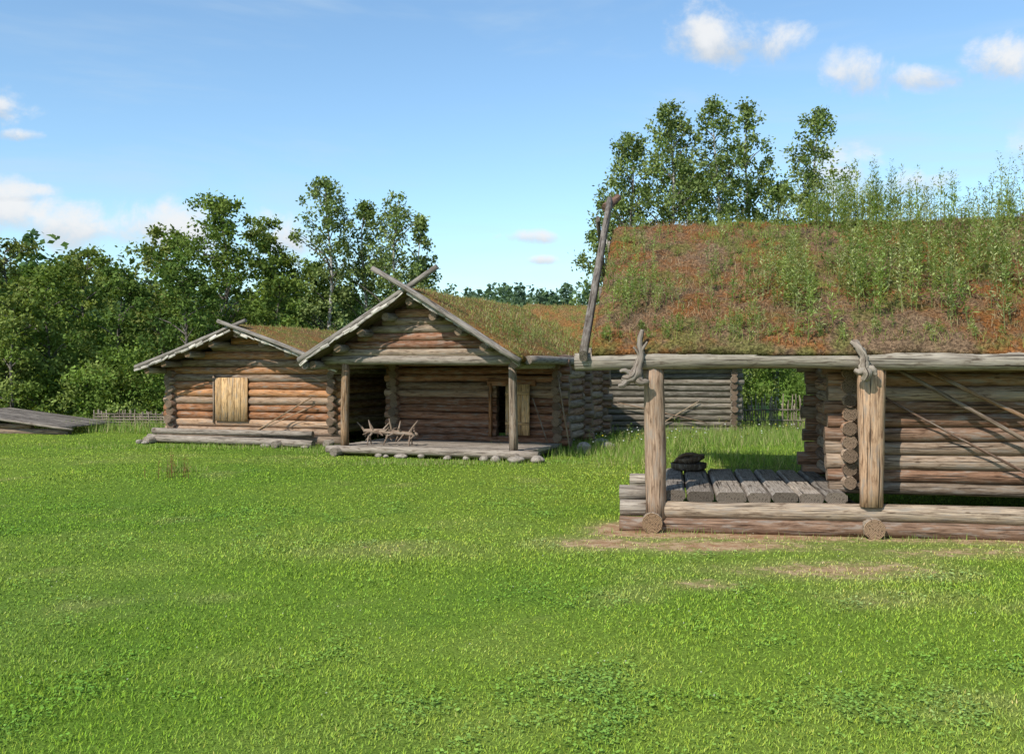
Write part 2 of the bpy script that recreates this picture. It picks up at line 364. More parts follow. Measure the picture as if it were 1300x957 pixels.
def stones(name,parent,lst):
    import bmesh
    bm=bmesh.new()
    for (x,y,z,r) in lst:
        res=bmesh.ops.create_icosphere(bm,subdivisions=3,radius=1)
        sx,sy,sz=r*random.uniform(.8,1.35),r*random.uniform(.8,1.1),r*random.uniform(.5,.75); a=random.uniform(0,9)
        for v in res['verts']:
            k=1+.13*math.sin(v.co.x*2.3+a)+.1*math.sin(v.co.y*3.1+a*2)+.07*math.sin(v.co.z*4+a*3)
            v.co=Vector((v.co.x*k*sx+x,v.co.y*k*sy+y,v.co.z*k*sz+z))
    me=bpy.data.meshes.new(name); bm.to_mesh(me); bm.free(); me.materials.append(M_STONE)
    me.polygons.foreach_set('use_smooth',np.ones(len(me.polygons),bool)); return link(bpy.data.objects.new(name,me),parent)
def polylog(mb,pts,rad,col,n=9,rough=.08):
    # smooth the polyline
    P=[Vector(p) for p in pts]; out=[];rr=[]
    for i in range(len(P)-1):
        p0=P[max(i-1,0)];p1=P[i];p2=P[i+1];p3=P[min(i+2,len(P)-1)]
        for k in range(4):
            t=k/4; out.append(.5*((2*p1)+(p2-p0)*t+(2*p0-5*p1+4*p2-p3)*t*t+(3*p1-p0-3*p2+p3)*t**3)); rr.append(rad[i]+(rad[i+1]-rad[i])*t)
    out.append(P[-1]); rr.append(rad[-1])
    prof=[(math.cos(6.2832*j/n),math.sin(6.2832*j/n)) for j in range(n)]; base=len(mb.uv)
    mb.sweep(out,rr,prof,col,up=(.1,.95,.2),rough=rough)
    rm=sum(rad)/len(rad)
    for i in range(base,len(mb.uv)): u,v=mb.uv[i]; mb.uv[i]=(u,v*rm)
# ============================================================ CABIN A (near, right)
A=empty('sod_roof_log_house',OA,9)
mb=MB()
W9=.158
wall(mb,(2.62,.5),(10.6,.5),.40,10,W9,.27,'brown')
wall(mb,(2.62,.5),(2.62,2.55),.40+W9/2,9,W9,.20,'brown')
wall(mb,(2.62,2.55),(10.6,2.55),.40,10,W9,.27,'brown')
wall(mb,(4.6,2.9),(4.6,7.6),.40,10,W9,.2,'brown')
wall(mb,(10.6,.5),(10.6,7.6),.40+W9/2,10,W9,.2,'brown')
wall(mb,(4.6,7.6),(10.6,7.6),.40,10,W9,.2,'brown')
for i in range(12):
    z=1.98+W9*(i+.5); half=(3.92-z)/.475
    if half>.2: mb.log((2.62,4.1-half,z),(2.62,4.1+half,z),W9*.54,None,tint('brown'))
mb.obj('log_walls',A)
mb=MB()
mb.log((-.02,.02,.065),(11,.02,.075),.095,.10,tint('red'),n=14)
mb.log((.42,.05,.245),(11,.03,.245),.10,.105,(.37,.29,.215),n=14)
mb.log((-.02,.09,.245),(.36,.09,.245),.095,None,tint('grey'))
mb.log((-.03,.32,.40),(.40,.32,.40),.09,None,tint('grey'))
mb.log((.02,2.5,.30),(2.9,2.5,.30),.10,None,tint('grey'))
mb.log((.05,1.5,.40),(.42,1.5,.40),.09,None,tint('grey'))
mb.log((.36,-.17,.10),(.36,2.9,.12),.118,None,(.26,.21,.16),ucol=(.34,.23,.14))
mb.log((2.80,-.17,.09),(2.80,2.9,.11),.118,None,(.26,.21,.16),ucol=(.38,.26,.17))
mb.log((6.6,-.15,.09),(6.6,2.9,.11),.118,None,(.26,.21,.16),ucol=(.36,.24,.15))
mb.log((.42,.2,.33),(.42,2.6,.33),.085,None,(.26,.21,.16))
mb.obj('foundation_logs',A)
mb=MB()
u=.49
ws=[.26,.33,.36,.27,.30,.29,.26]
for i,w in enumerate(ws):
    f=.10-.07*random.random(); a=u; 
    mb.plank((a+w/2,f,.395+random.uniform(-.012,.012)),(a+w/2,2.62+random.uniform(-.05,.05),.40),w-.02,.125,tint('deck'),ch=.035,rough=.03,seg=.3,ucol=tint((.20,.17,.14)))
    u+=w
mb.obj('porch_deck',A,smooth=False)
mb=MB()
mb.log((.40,.02,.13),(.375,.0,1.90),.118,.125,(.36,.25,.175),n=14,wob=.014,rough=.06,seg=.25)
mb.plank((2.79,-.02,.33),(2.79,-.02,1.90),.24,.15,(.46,.30,.19),up=(0,1,0),w1=.30,ch=.05,rough=.04,seg=.2)
mb.log((7.4,.0,.3),(7.4,-.02,1.9),.11,.12,tint('grey'),n=12)
mb.obj('porch_posts',A)
mb=MB()
mb.log((-.52,-.06,1.965),(11,-.06,2.0),.105,.115,(.33,.29,.24),n=16,wob=.025,rough=.05)
mb.log((-.45,.5,2.03),(11,.5,2.04),.085,.085,tint('grey'))
mb.log((-.4,4.1,3.76),(11,4.1,3.76),.11,None,tint('grey'))
mb.log((-.42,2.3,2.92),(11,2.3,2.92),.09,None,tint('grey'))
mb.log((-.42,5.9,2.92),(11,5.9,2.92),.09,None,tint('grey'))
mb.log((-.45,8.2,1.95),(11,8.2,1.95),.10,None,tint('grey'))
for k in (4.9,7.9,10.4): mb.log((k,8.2,0),(k,8.2,1.9),.10,None,tint('grey'))
mb.obj('roof_beams',A)
mb=MB()
mb.plank((-.42,-.25,2.02),(-.42,4.95,4.66),.13,.09,(.17,.145,.12),up=(1,0,0),ch=.02,rough=.06)
mb.plank((-.56,8.6,1.95),(-.56,4.05,4.22),.11,.06,(.15,.13,.11),up=(1,0,0),ch=.02,rough=.04)
mb.log((-.50,4.78,4.50),(-.28,4.98,4.72),.075,.06,(.20,.12,.09),rough=.12,seg=.1)
mb.obj('verge_boards',A)
zA=gable_roof(A,'sod_roof',4.15,4.3,2.13,4.14,-.33,11,'x',.14,M_SODA,amp=.055,st=.09)
# root hooks holding the eave beam
mb=MB(); g=(.24,.20,.165)
polylog(mb,[(.25,-.17,2.32),(.225,-.18,2.18),(.235,-.19,2.02),(.20,-.21,1.90),(.17,-.24,1.80),(.09,-.24,1.76),(.03,-.22,1.77)],[.022,.033,.04,.05,.075,.06,.035],g,rough=.22)
polylog(mb,[(.16,-.22,1.80),(.24,-.24,1.72),(.33,-.22,1.73)],[.065,.05,.02],g,rough=.22)
polylog(mb,[(.10,-.23,1.76),(.04,-.27,1.69),(-.02,-.28,1.68)],[.05,.035,.015],g,rough=.2)
polylog(mb,[(.14,-.23,1.80),(.06,-.27,1.85),(.0,-.28,1.84)],[.045,.03,.015],g,rough=.2)
polylog(mb,[(.15,-.2,2.12),(.19,-.2,2.08),(.23,-.19,2.0)],[.012,.018,.03],g,rough=.16)
polylog(mb,[(.31,-.2,2.18),(.27,-.2,2.12),(.23,-.19,2.05)],[.01,.018,.03],g,rough=.16)
polylog(mb,[(.22,-.19,1.93),(.25,.1,1.93),(.26,.5,2.05)],[.055,.05,.05],g)
g=(.33,.28,.23)
for k in (2.67,6.4):
    polylog(mb,[(k-.10,-.10,2.17),(k-.06,-.20,2.12),(k-.00,-.22,2.02),(k+.0,-.22,1.92),(k+.03,-.23,1.82),(k+.0,-.22,1.74)],[.03,.04,.042,.06,.06,.03],g,rough=.22)
    polylog(mb,[(k+.03,-.22,1.90),(k-.04,-.24,1.84),(k-.10,-.23,1.86)],[.055,.045,.02],g,rough=.2)
    polylog(mb,[(k+.03,-.22,1.88),(k+.10,-.22,1.86),(k+.13,-.22,1.80)],[.05,.04,.02],g,rough=.2)
    polylog(mb,[(k-.06,-.10,2.16),(k,.1,2.14),(k+.04,.5,2.16)],[.04,.05,.05],g)
mb.obj('root_hooks',A)
mb=MB()
mb.log((3.02,.30,1.92),(5.75,.22,.36),.022,.028,(.20,.15,.11),n=8,wob=.015)
mb.log((3.35,.33,1.93),(6.3,.24,.40),.026,.02,(.26,.15,.08),n=8,wob=.02)
mb.log((3.0,.36,1.55),(4.9,.30,.50),.012,.016,(.16,.10,.07),n=8,wob=.02)
mb.obj('leaning_poles',A)
# tub on the deck
tb=empty('wooden_tub',(0,0),0)
ux,uv_=.82,2.35
tb.location=(OA[0]+ux*math.cos(TA)+uv_*math.sin(TA),OA[1]-ux*math.sin(TA)+uv_*math.cos(TA),.463)
mb=MB()
def lathe(mb,prof,col,n=20,z=0,tx=0,ty=0,cx=0,cy=0):
    b=len(mb.v)
    for (r,h) in prof:
        for j in range(n):
            a=6.2832*j/n; x=math.cos(a)*r;y=math.sin(a)*r; mb.v.append((x+cx,y+cy,z+h+x*tx+y*ty))
    for i in range(len(prof)-1):
        for j in range(n):
            k=(j+1)%n; mb.f.append((b+i*n+j,b+i*n+k,b+(i+1)*n+k,b+(i+1)*n+j)); mb.c.append(col); mb.m.append(0)
            mb.uv+=[(i*.1,j*.1),(i*.1,j*.1+.1),(i*.1+.1,j*.1+.1),(i*.1+.1,j*.1)]
lathe(mb,[(.0,.005),(.17,0),(.24,.03),(.25,.10),(.235,.105),(.21,.04),(0,.03)],(.10,.075,.055))
lathe(mb,[(.0,.0),(.12,0),(.19,.04),(.20,.09),(.185,.09),(.15,.04),(0,.03)],(.13,.085,.055),z=.10,tx=.15,cx=.02)
polylog(mb,[(-.2,-.05,.12),(-.1,-.03,.2),(.05,0,.22),(.22,.02,.17)],[.02,.025,.03,.02],(.16,.10,.06))
mb.obj('tub_bowls',tb)
# roof weeds for A
def toworld(o,th,u,v,z): 
    t=math.radians(th); return np.stack([o[0]+u*math.cos(t)+v*math.sin(t),o[1]-u*math.sin(t)+v*math.cos(t),z],1)
GW=[(.25,.31,.10),(.30,.35,.13),(.20,.27,.085),(.34,.36,.17)]
Us=[];Vs_=[];Hs=[]
def cl(n,u0,su,v0,sv,h0,h1):
    Us.append(RNG.normal(u0,su,n)); Vs_.append(RNG.normal(v0,sv,n)); Hs.append(RNG.uniform(h0,h1,n))
cl(32,.1,.2,.8,.45,.25,.5); cl(14,.7,.2,.8,.5,.2,.35); cl(16,.1,.18,2.6,.6,.2,.4); cl(14,1.2,.14,2.0,.6,.2,.45)
cl(34,2.15,.18,.9,.5,.4,.65); cl(16,1.35,.15,.3,.15,.15,.3); cl(20,2.1,.15,2.3,.6,.3,.55); cl(32,2.9,.17,1.2,.6,.45,.75)
cl(44,3.6,.3,1.6,.7,.45,.85); cl(46,4.5,.3,1.6,.8,.45,.85); cl(60,5.6,.6,1.8,.9,.45,.85); cl(10,1.6,.3,3.7,.3,.15,.35)
cl(50,3.3,.45,3.9,.3,.4,.85); cl(8,.7,.5,3.7,.3,.15,.3); cl(14,1.6,.2,1.2,.5,.2,.4)
n=250; Us.append(RNG.uniform(2.6,10.5,n)); Vs_.append(RNG.normal(3.9,.4,n)); Hs.append(RNG.uniform(.25,1.05,n))
n=130; Us.append(RNG.uniform(2.5,10.5,n)); Vs_.append(RNG.uniform(1.8,3.9,n)); Hs.append(RNG.uniform(.25,.75,n))
n=70; Us.append(RNG.uniform(-.2,10.5,n)); Vs_.append(RNG.uniform(.0,4.2,n)); Hs.append(RNG.uniform(.08,.28,n))
n=90; Us.append(RNG.uniform(-.2,7,n)); Vs_.append(RNG.uniform(-.08,.25,n)); Hs.append(RNG.uniform(.06,.18,n))
n=60; Us.append(RNG.uniform(6,10.7,n)); Vs_.append(RNG.uniform(.3,4.2,n)); Hs.append(RNG.uniform(.4,.8,n))
u=np.clip(np.concatenate(Us),-.25,10.8); v=np.clip(np.concatenate(Vs_),-.08,8); H=np.concatenate(Hs)
P=toworld(OA,9,u,v,zA(u,v)); Vw,Cw=weeds(P,H,GW,nl=90,leaf=.088)
n=56000; u=RNG.uniform(-.3,10.9,n); v=RNG.uniform(-.13,4.5,n); v=np.where(RNG.uniform(size=n)<.06,RNG.normal(4.15,.15,n),v); k=(vn(u,v,1.3)>-.15)|(RNG.uniform(size=n)<.35)|(v<.15); u=u[k];v=v[k]
gm=(vn(u+9,v,.9)>.05)|((v<.12)&(RNG.uniform(size=len(v))<.5))
P=toworld(OA,9,u,v,zA(u,v))
V1,C1=grass_patch(P[:,0],P[:,1],P[:,2],.03,.15,[(.38,.28,.17),(.33,.24,.14),(.30,.17,.09),(.26,.16,.10)],.008,1.3)
C1=np.where(gm[:,None],np.array([.25,.28,.08])*RNG.uniform(.7,1.3,len(u))[:,None],C1)
npmesh('roof_weeds',np.concatenate([Vw,V1]),np.concatenate([Cw,C1]),M_WEED)
# ============================================================ gabled cabin builder pieces
def verge(mb,c,half,ze,zr,v,ov,r,col,bark=True,d=0):
    sl=(zr-ze)/half
    for sgn,dv in ((1,0),(-1,-r*2.0)):
        p0=(c-sgn*(half+.06),v+dv,ze-.02-sl*.06); p1=(c+sgn*ov,v+dv,zr+sl*ov)
        mb.log(p0,p1,r*1.05,r*.85,col,n=10,wob=.02,rough=.08)
        if bark:
            A0=Vector((c-sgn*(half+.02),v-.06,ze-.11)); A1=Vector((c-sgn*.05,v-.06,zr-.12))
            for i in range(14):
                t0=i/14; t1=(i+1.1)/14
                a=A0.lerp(A1,t0)+Vector((0,random.uniform(-.02,.02),random.uniform(-.035,.015))); b=A0.lerp(A1,min(1,t1))+Vector((0,0,random.uniform(-.02,.02)))
                mb.plank(a,b,random.uniform(.03,.085),.02,tint((.60,.56,.50)),up=(0,1,0),rough=.2,seg=.08,ch=.005)
# ============================================================ CABIN B (middle)
OB=(-3.6,21.4); B=empty('gabled_log_cabin',OB,20)
mb=MB(); DB=.175
wall(mb,(.1,2.3),(4.1,2.3),.14,11,DB,.27,'mid',openings=[(2.55,2.93,.30,1.52)])
wall(mb,(4.1,2.3),(4.1,4.2),.14+DB/2,11,DB,.25,'brown')
wall(mb,(4.1,4.2),(4.1,5.9),.14+DB/2,11,DB,.25,'brown')
wall(mb,(.1,2.3),(.1,5.9),.14+DB/2,11,DB,.25,'brown')
wall(mb,(3.2,4.2),(4.1,4.2),.14,11,DB,.27,'brown')
wall(mb,(.1,5.9),(4.1,5.9),.14,11,DB,.27,'brown')
mb.obj('log_walls',B)
mb=MB()
zr=3.42;ze=2.04;hf=2.45;cb=1.75;sl=(zr-ze)/hf
for i in range(8):
    z=2.10+.165*(i+.5); half=(zr-.12-z)/sl
    if half>.15: mb.log((max(cb-half,-.55),0,z),(min(cb+half,4.05),0,z),.092,None,tint('mid' if i in (1,2,4,5) else (.30,.23,.17)))
mb.log((-.5,-.02,2.03),(4.1,-.02,2.03),.10,None,tint('grey'),n=12)
for i in range(8):
    z=2.10+.165*(i+.5); half=(zr-.12-z)/sl
    if half>.15: mb.log((cb-half,5.9,z),(cb+half,5.9,z),.09,None,tint('brown'))
mb.obj('gable_logs',B)
mb=MB()
for k in (-.93,-.68,-.45,-.22,0,.22,.45,.68,.93):
    x=cb+k*hf; z=zr-abs(k)*hf*sl-.20
    mb.log((x,-.42-random.random()*.1,z),(x,6.2,z),.085,None,tint('grey'),ucol=(.30,.22,.15))
mb.log((4.25,-.2,2.02),(4.25,6.4,2.02),.09,None,tint('grey'))
mb.log((-.68,-.5,1.92),(-.68,6.4,1.92),.08,None,tint('grey'))
mb.obj('roof_purlins',B)
mb=MB(); verge(mb,cb,hf,ze+.02,zr+.08,-.58,.70,.065,(.25,.225,.20)); mb.obj('crossed_verge_logs',B)
zB=gable_roof(B,'sod_roof',cb,hf,ze+.04,zr+.10,-.5,6.4,'y',.13,M_SODB,.03)
mb=MB()
mb.log((.0,.02,.15),(.03,.0,1.97),.095,.085,(.30,.19,.11)); mb.log((3.85,.02,.15),(3.85,.0,1.97),.09,.08,(.27,.21,.16))
mb.plank((3.1,2.12,.34),(3.1,2.12,1.52),.09,.06,tint('fresh'),up=(0,1,0)); 
mb.obj('porch_posts',B)
mb=MB()
mb.log((-.35,-.12,.13),(4.45,-.12,.13),.085,.09,tint('grey'),n=12); mb.log((-.3,.12,.12),(4.3,.12,.12),.08,None,tint('grey'))
mb.log((-.05,-.4,.09),(-.05,2.6,.09),.09,None,tint('grey')); mb.log((4.0,-.45,.09),(4.0,2.6,.09),.09,None,tint('grey'))
for i in range(7): mb.plank((-.2,.35+i*.29,.17),(4.2,.35+i*.29,.17),.27,.06,tint('deck'))
mb.obj('porch_floor',B)
mb=MB()
for i,xx in enumerate((3.01,3.20,3.39)): mb.plank((xx,2.10,.36),(xx,2.10,1.50),.185,.035,tint('fresh'),up=(0,1,0),ch=.006)
mb.plank((2.92,2.075,.62),(3.48,2.075,.62),.07,.025,tint('fresh'),up=(0,1,0)); mb.plank((2.92,2.075,1.3),(3.48,2.075,1.3),.07,.025,tint('fresh'),up=(0,1,0))
mb.plank((2.52,2.2,.30),(2.52,2.2,1.52),.07,.14,tint('orange'),up=(0,1,0)); mb.plank((2.45,2.19,1.53),(3.6,2.19,1.53),.08,.14,tint('orange'))
mb.obj('door',B)
stones('foundation_stones',B,[(.9,-.15,.03,.08),(1.45,-.2,.03,.10),(1.9,-.15,.04,.07),(2.5,-.2,.03,.09),(2.9,-.15,.03,.07),(3.3,-.2,.04,.10),(3.6,-.35,.04,.12),(4.05,-.45,.05,.14),(4.45,-.2,.05,.14),(4.7,2.3,.08,.2),(5.0,3.2,.08,.16),(4.5,4.3,.08,.18),(1.15,-.3,.03,.06)])
mb=MB()
mb.log((4.5,1.9,.05),(4.15,2.05,1.7),.02,.015,(.25,.18,.12),n=8); mb.log((3.95,2.05,.15),(3.55,2.1,1.2),.018,.015,(.2,.14,.1),n=8)
mb.obj('leaning_stick',B)
# branchy log leaning on the porch
hr=empty('spiked_branch_log',(OB[0]+.34,OB[1]+.20),20)
mb=MB(); hc=(.27,.20,.15)
polylog(mb,[(.0,.1,.50),(.4,.12,.49),(.85,.08,.47),(1.3,.1,.44)],[.04,.06,.055,.035],hc)
for i in range(26):
    t=(i+random.uniform(-.4,.4))/25; x=.02+1.25*t; z=.48; a=i*2.4+random.uniform(-.4,.4)
    dx=random.uniform(-.14,.14); ln=random.uniform(.16,.36); dz=math.cos(a)*ln; dy=math.sin(a)*ln*.8
    if z+dz<.2: dz=.2-z
    polylog(mb,[(x,.1,z),(x+dx*.6,.1+dy*.5,z+dz*.5),(x+dx*1.3,.1+dy,z+dz)],[.03,.022,.009],hc,n=7)
for x in (.12,1.12): mb.log((x,.1,.46),(x+.04,-.06,.19),.022,.012,hc,n=7); mb.log((x,.1,.46),(x-.03,.26,.19),.022,.012,hc,n=7)
mb.obj('branch_spikes',hr)
# ============================================================ CABIN C (left)
OC=(-8.57,25.3); C=empty('low_gabled_log_cabin',OC,20)
mb=MB(); DC=.185; zr=2.83; ze=1.90; hf=2.83; cc=2.35; sl=(zr-ze)/hf
wall(mb,(0,0),(4.65,0),.22,14,DC,.28,'orange',openings=[(1.36,2.2,.58,1.58)],gable=(1.86,zr,sl,cc))
wall(mb,(0,0),(0,5),.22+DC/2,8,DC,.27,'brown'); wall(mb,(4.65,0),(4.65,5),.22+DC/2,8,DC,.27,'brown')
wall(mb,(0,5),(4.65,5),.22,14,DC,.28,'brown',gable=(1.86,zr,sl,cc))
mb.obj('log_walls',C)
mb=MB()
for k in (-.93,-.75,-.5,-.25,0,.25,.5,.75,.93):
    x=cc+k*hf; z=zr-abs(k)*hf*sl-.17
    mb.log((x,-.72,z),(x,5.4,z),.08,None,tint('grey'),ucol=(.28,.2,.13))
mb.obj('roof_purlins',C)
mb=MB(); verge(mb,cc,hf,ze,zr+.04,-.82,.35,.055,(.25,.225,.20)); mb.obj('crossed_verge_logs',C)
zC=gable_roof(C,'sod_roof',cc,hf,ze+.02,zr+.09,-.75,5.5,'y',.12,M_SODB,.03)
mb=MB()
for i in range(5): mb.plank((1.42+.19*i,-.13,.55),(1.42+.19*i,-.13,1.62),.185,.035,tint('fresh'),up=(0,1,0),ch=.006)
mb.plank((1.27,-.11,.5),(1.27,-.11,1.68),.05,.06,tint('brown'),up=(0,1,0))
mb.obj('window_shutter',C)
mb=MB()
mb.log((-.35,-.55,.12),(4.5,-.75,.10),.10,.09,tint('grey'),n=12); mb.log((-.3,-.2,.14),(5.0,-.25,.14),.12,.11,tint('brown'),n=12)
mb.log((-.2,-.58,.30),(4.3,-.45,.30),.075,.07,tint('grey'),n=12)
mb.log((-.15,-.9,.08),(-.1,.3,.10),.10,None,tint('grey')); mb.log((3.6,-1.0,.07),(3.6,.2,.08),.09,None,tint('grey'))
mb.log((4.75,-.6,.1),(4.75,.2,.1),.09,None,tint('grey'))
mb.obj('foundation_logs',C)
mb=MB(); mb.log((2.75,-.45,.35),(4.1,-.2,1.15),.02,.015,(.42,.28,.17),n=8); mb.log((2.8,-.42,.36),(4.2,-.2,.98),.013,.01,(.35,.25,.17),n=8); mb.obj('leaning_poles',C)
stones('foundation_stones',C,[(-.4,-.8,.03,.10),(-.1,-1.,.03,.08),(3.3,-.9,.03,.09),(4.3,-.8,.03,.09)])
# ============================================================ CABIN D (behind, right) & E (behind, left)
OD=(.6,28.0); Dd=empty('weathered_log_barn',OD,4)
mb=MB(); wall(mb,(0,0),(5.55,0),.05,12,.165,.25,'green'); wall(mb,(5.55,0),(5.55,4),.05+.08,12,.165,.25,'green')
wall(mb,(0,0),(0,4),.05+.08,12,.165,.25,'green'); wall(mb,(0,4),(5.55,4),.05,12,.165,.25,'green'); mb.obj('log_walls',Dd)
mb=MB(); mb.log((-.4,-.35,2.0),(6,-.35,2.0),.09,None,tint('grey')); mb.log((3.3,-.2,.15),(4.6,-.15,.95),.015,None,(.4,.3,.2),n=8)
mb.log((2.3,-.25,.9),(4.8,-.2,.35),.015,None,(.3,.2,.13),n=8); mb.obj('eave_beam_and_poles',Dd)
zD=gable_roof(Dd,'sod_roof',2,2.5,2.12,3.78,-.4,6.,'x',.12,M_SODB,.04)
OE=(-5.4,28.3); E=empty('small_log_shed',OE,4)
mb=MB(); wall(mb,(0,0),(2.6,0),.05,11,.165,.2,'green'); wall(mb,(0,0),(0,2.4),.13,11,.165,.2,'green'); wall(mb,(2.6,0),(2.6,2.4),.13,11,.165,.2,'green'); wall(mb,(0,2.4),(2.6,2.4),.05,11,.165,.2,'green'); mb.obj('log_walls',E)
gable_roof(E,'sod_roof',1.2,1.6,1.98,2.55,-.3,2.9,'x',.12,M_SODB,.03)
# roof grass of B, C, D
parts=[];pc=[]
RC=[(.27,.31,.09),(.34,.29,.14),(.38,.29,.18),(.24,.29,.08),(.37,.22,.10),(.28,.27,.09)]
def rg(o,th,zf,axis,a0,a1,c0,c1,n,hmax):
    a=RNG.uniform(a0,a1,n); c=RNG.uniform(c0,c1,n); k=(vn(a+c0,c,1.1)>-.2)|(RNG.uniform(size=n)<.3); a=a[k];c=c[k]
    z=zf(a,c); P=toworld(o,th,a,c,z) if axis=='x' else toworld(o,th,c,a,z)
    v,cc_=grass_patch(P[:,0],P[:,1],P[:,2],.03,hmax,RC,.014,1.1); parts.append(v);pc.append(cc_)
rg(OB,20,zB,'y',-.45,6.3,1.6,4.15,6500,.13); rg(OB,20,zB,'y',1.5,6.3,2.4,4.15,500,.35)
rg(OC,20,zC,'y',-.7,5.4,2.2,5.1,4500,.11)
rg(OD,4,zD,'x',-.3,5.9,-.4,2.2,5000,.14)
u=np.concatenate([RNG.uniform(2.2,4.1,40),RNG.normal(3.5,.25,50)]); v=np.concatenate([RNG.uniform(.0,6.2,40),RNG.normal(1.2,.7,50)]); u=np.clip(u,1.9,4.15);v=np.clip(v,-.4,6.2); P=toworld(OB,20,u,v,zB(v,u)); a,b=weeds(P,RNG.uniform(.15,.42,90),GW,nl=40,leaf=.09); parts.append(a);pc.append(b)
u=RNG.uniform(-.2,5.8,60); v=RNG.uniform(.2,2.2,60); P=toworld(OD,4,u,v,zD(u,v)); a,b=weeds(P,RNG.uniform(.15,.4,60),GW,nl=40,leaf=.09); parts.append(a);pc.append(b)
npmesh('roof_grass',np.concatenate(parts),np.concatenate(pc),M_WEED)
# ============================================================ low cellar far left
Fh=empty('low_root_cellar',(-14.2,28.2),8)
mb=MB()
for i in range(13):
    y0=-.2+i*.2; mb.plank((-1.6,y0,.62),(1.95+random.uniform(-.1,.1),y0,.20),.17,.03,tint((.20,.175,.15)),ch=.01)
mb.log((-1.7,-.3,.58),(2.1,-.32,.15),.035,None,tint('grey'))
wall(mb,(-1.3,0),(1.75,0),-.04,1,.17,.05,'brown'); wall(mb,(-1.3,0),(.6,0),.12,1,.15,.05,'brown'); wall(mb,(-1.3,0),(-.5,0),.27,1,.14,.05,'brown'); wall(mb,(-1.3,0),(-1.3,2.2),0,3,.15,.1,'brown')
mb.obj('plank_roof_and_logs',Fh)
# ============================================================ fences
def fence(name,x0,y0,x1,y1,h,n,rails):
    mb=MB()
    for i in range(n):
        t=(i+random.uniform(-.3,.3))/n; x=x0+(x1-x0)*t;y=y0+(y1-y0)*t
        mb.log((x,y,-.05),(x+random.uniform(-.08,.08),y+random.uniform(-.06,.06),h*random.uniform(.75,1.15)),.024,.014,tint((.30,.25,.19)),n=6,seg=.4)
    for r in rails: mb.log((x0,y0-.04,r),(x1,y1-.04,r*1.05),.022,.018,tint((.24,.2,.16)),n=6)
    mb.obj(name)
fence('stake_fence',6.7,29.6,11.5,29.2,.95,80,(.3,.6)); fence('wattle_fence',-13.0,31.0,-9.6,30.0,.5,60,(.1,.18,.26,.34,.42))
# ============================================================ meadow grass & plants
MG=[(.21,.30,.06),(.26,.33,.09),(.16,.26,.05),(.34,.32,.15)]
n=26000; x=RNG.uniform(-20,20,n); y=RNG.uniform(29,33,n)+.8*vn(x,x*0,.2); k=~((x>-.5)&(x<6.8)&(y<32.3))&~((x<-2)&(x>-6)&(y<31)); x=x[k];y=y[k]
V1,C1=grass_patch(x,y,hgt(x,y),.12,.45,MG,.02,.5); npmesh('meadow_grass',V1,C1,M_WEED)
pp=[];cc2=[]
def blob(px,py,rx,ry,n,h0,h1,cols=MG,wd=.014):
    Y=F*EYE/(py-465.);X=(px-650)/F*Y; x=RNG.normal(X,rx,n);y=RNG.normal(Y,ry,n)
    v,c=grass_patch(x,y,hgt(x,y),h0,h1,cols,wd,.7); pp.append(v);cc2.append(c)
blob(740,572,1.2,.8,3500,.1,.32); blob(870,562,1.6,1.0,3500,.12,.4); blob(960,556,1.5,1.2,3500,.15,.45); blob(900,585,1.2,.9,2500,.08,.25)
blob(560,588,1.2,.25,1500,.05,.14); blob(300,568,2.4,.3,1800,.05,.16); blob(430,572,.5,.4,600,.08,.2); blob(230,600,.15,.1,160,.1,.3)
blob(900,676,1.0,.06,260,.04,.12,wd=.007); blob(1150,684,1.4,.06,300,.04,.12,wd=.007)
npmesh('tall_grass_tufts',np.concatenate(pp),np.concatenate(cc2),M_WEED)
x=RNG.normal(2.6,1.1,60);y=RNG.normal(24.0,.8,60); a,b=weeds(np.stack([x,y,hgt(x,y)],1),RNG.uniform(.2,.5,60),MG,nl=40,leaf=.09); 
x=RNG.normal(7.0,1.6,70);y=RNG.normal(27,1.,70); a2,b2=weeds(np.stack([x,y,hgt(x,y)],1),RNG.uniform(.2,.6,70),MG,nl=40,leaf=.1)
npmesh('meadow_weeds',np.concatenate([a,a2]),np.concatenate([b,b2]),M_WEED)
x=RNG.normal(-5.75,.16,14);y=RNG.normal(17.0,.15,14); a,b=weeds(np.stack([x,y,hgt(x,y)],1),RNG.uniform(.25,.5,14),[(.30,.15,.08),(.26,.2,.08)],nl=34,leaf=.05); npmesh('sorrel_plant',a,b,M_WEED)
x=np.concatenate([RNG.normal(3,1.2,90),RNG.normal(7,1.5,60)]);y=np.concatenate([RNG.normal(23.2,.9,90),RNG.normal(26,1.2,60)]); n=len(x); az=RNG.uniform(0,6.28,n)
D=np.stack([np.cos(az),np.sin(az),np.full(n,.4)],1);W=np.stack([-np.sin(az),np.cos(az),np.full(n,.3)],1)
npmesh('wildflowers',rhombi(np.stack([x,y,hgt(x,y)+RNG.uniform(.2,.4,n)],1),D,W,.04,.04,.5),np.where(RNG.uniform(size=(n,1))<.6,np.array([[.75,.74,.7]]),np.array([[.7,.55,.05]])),M_WEED)
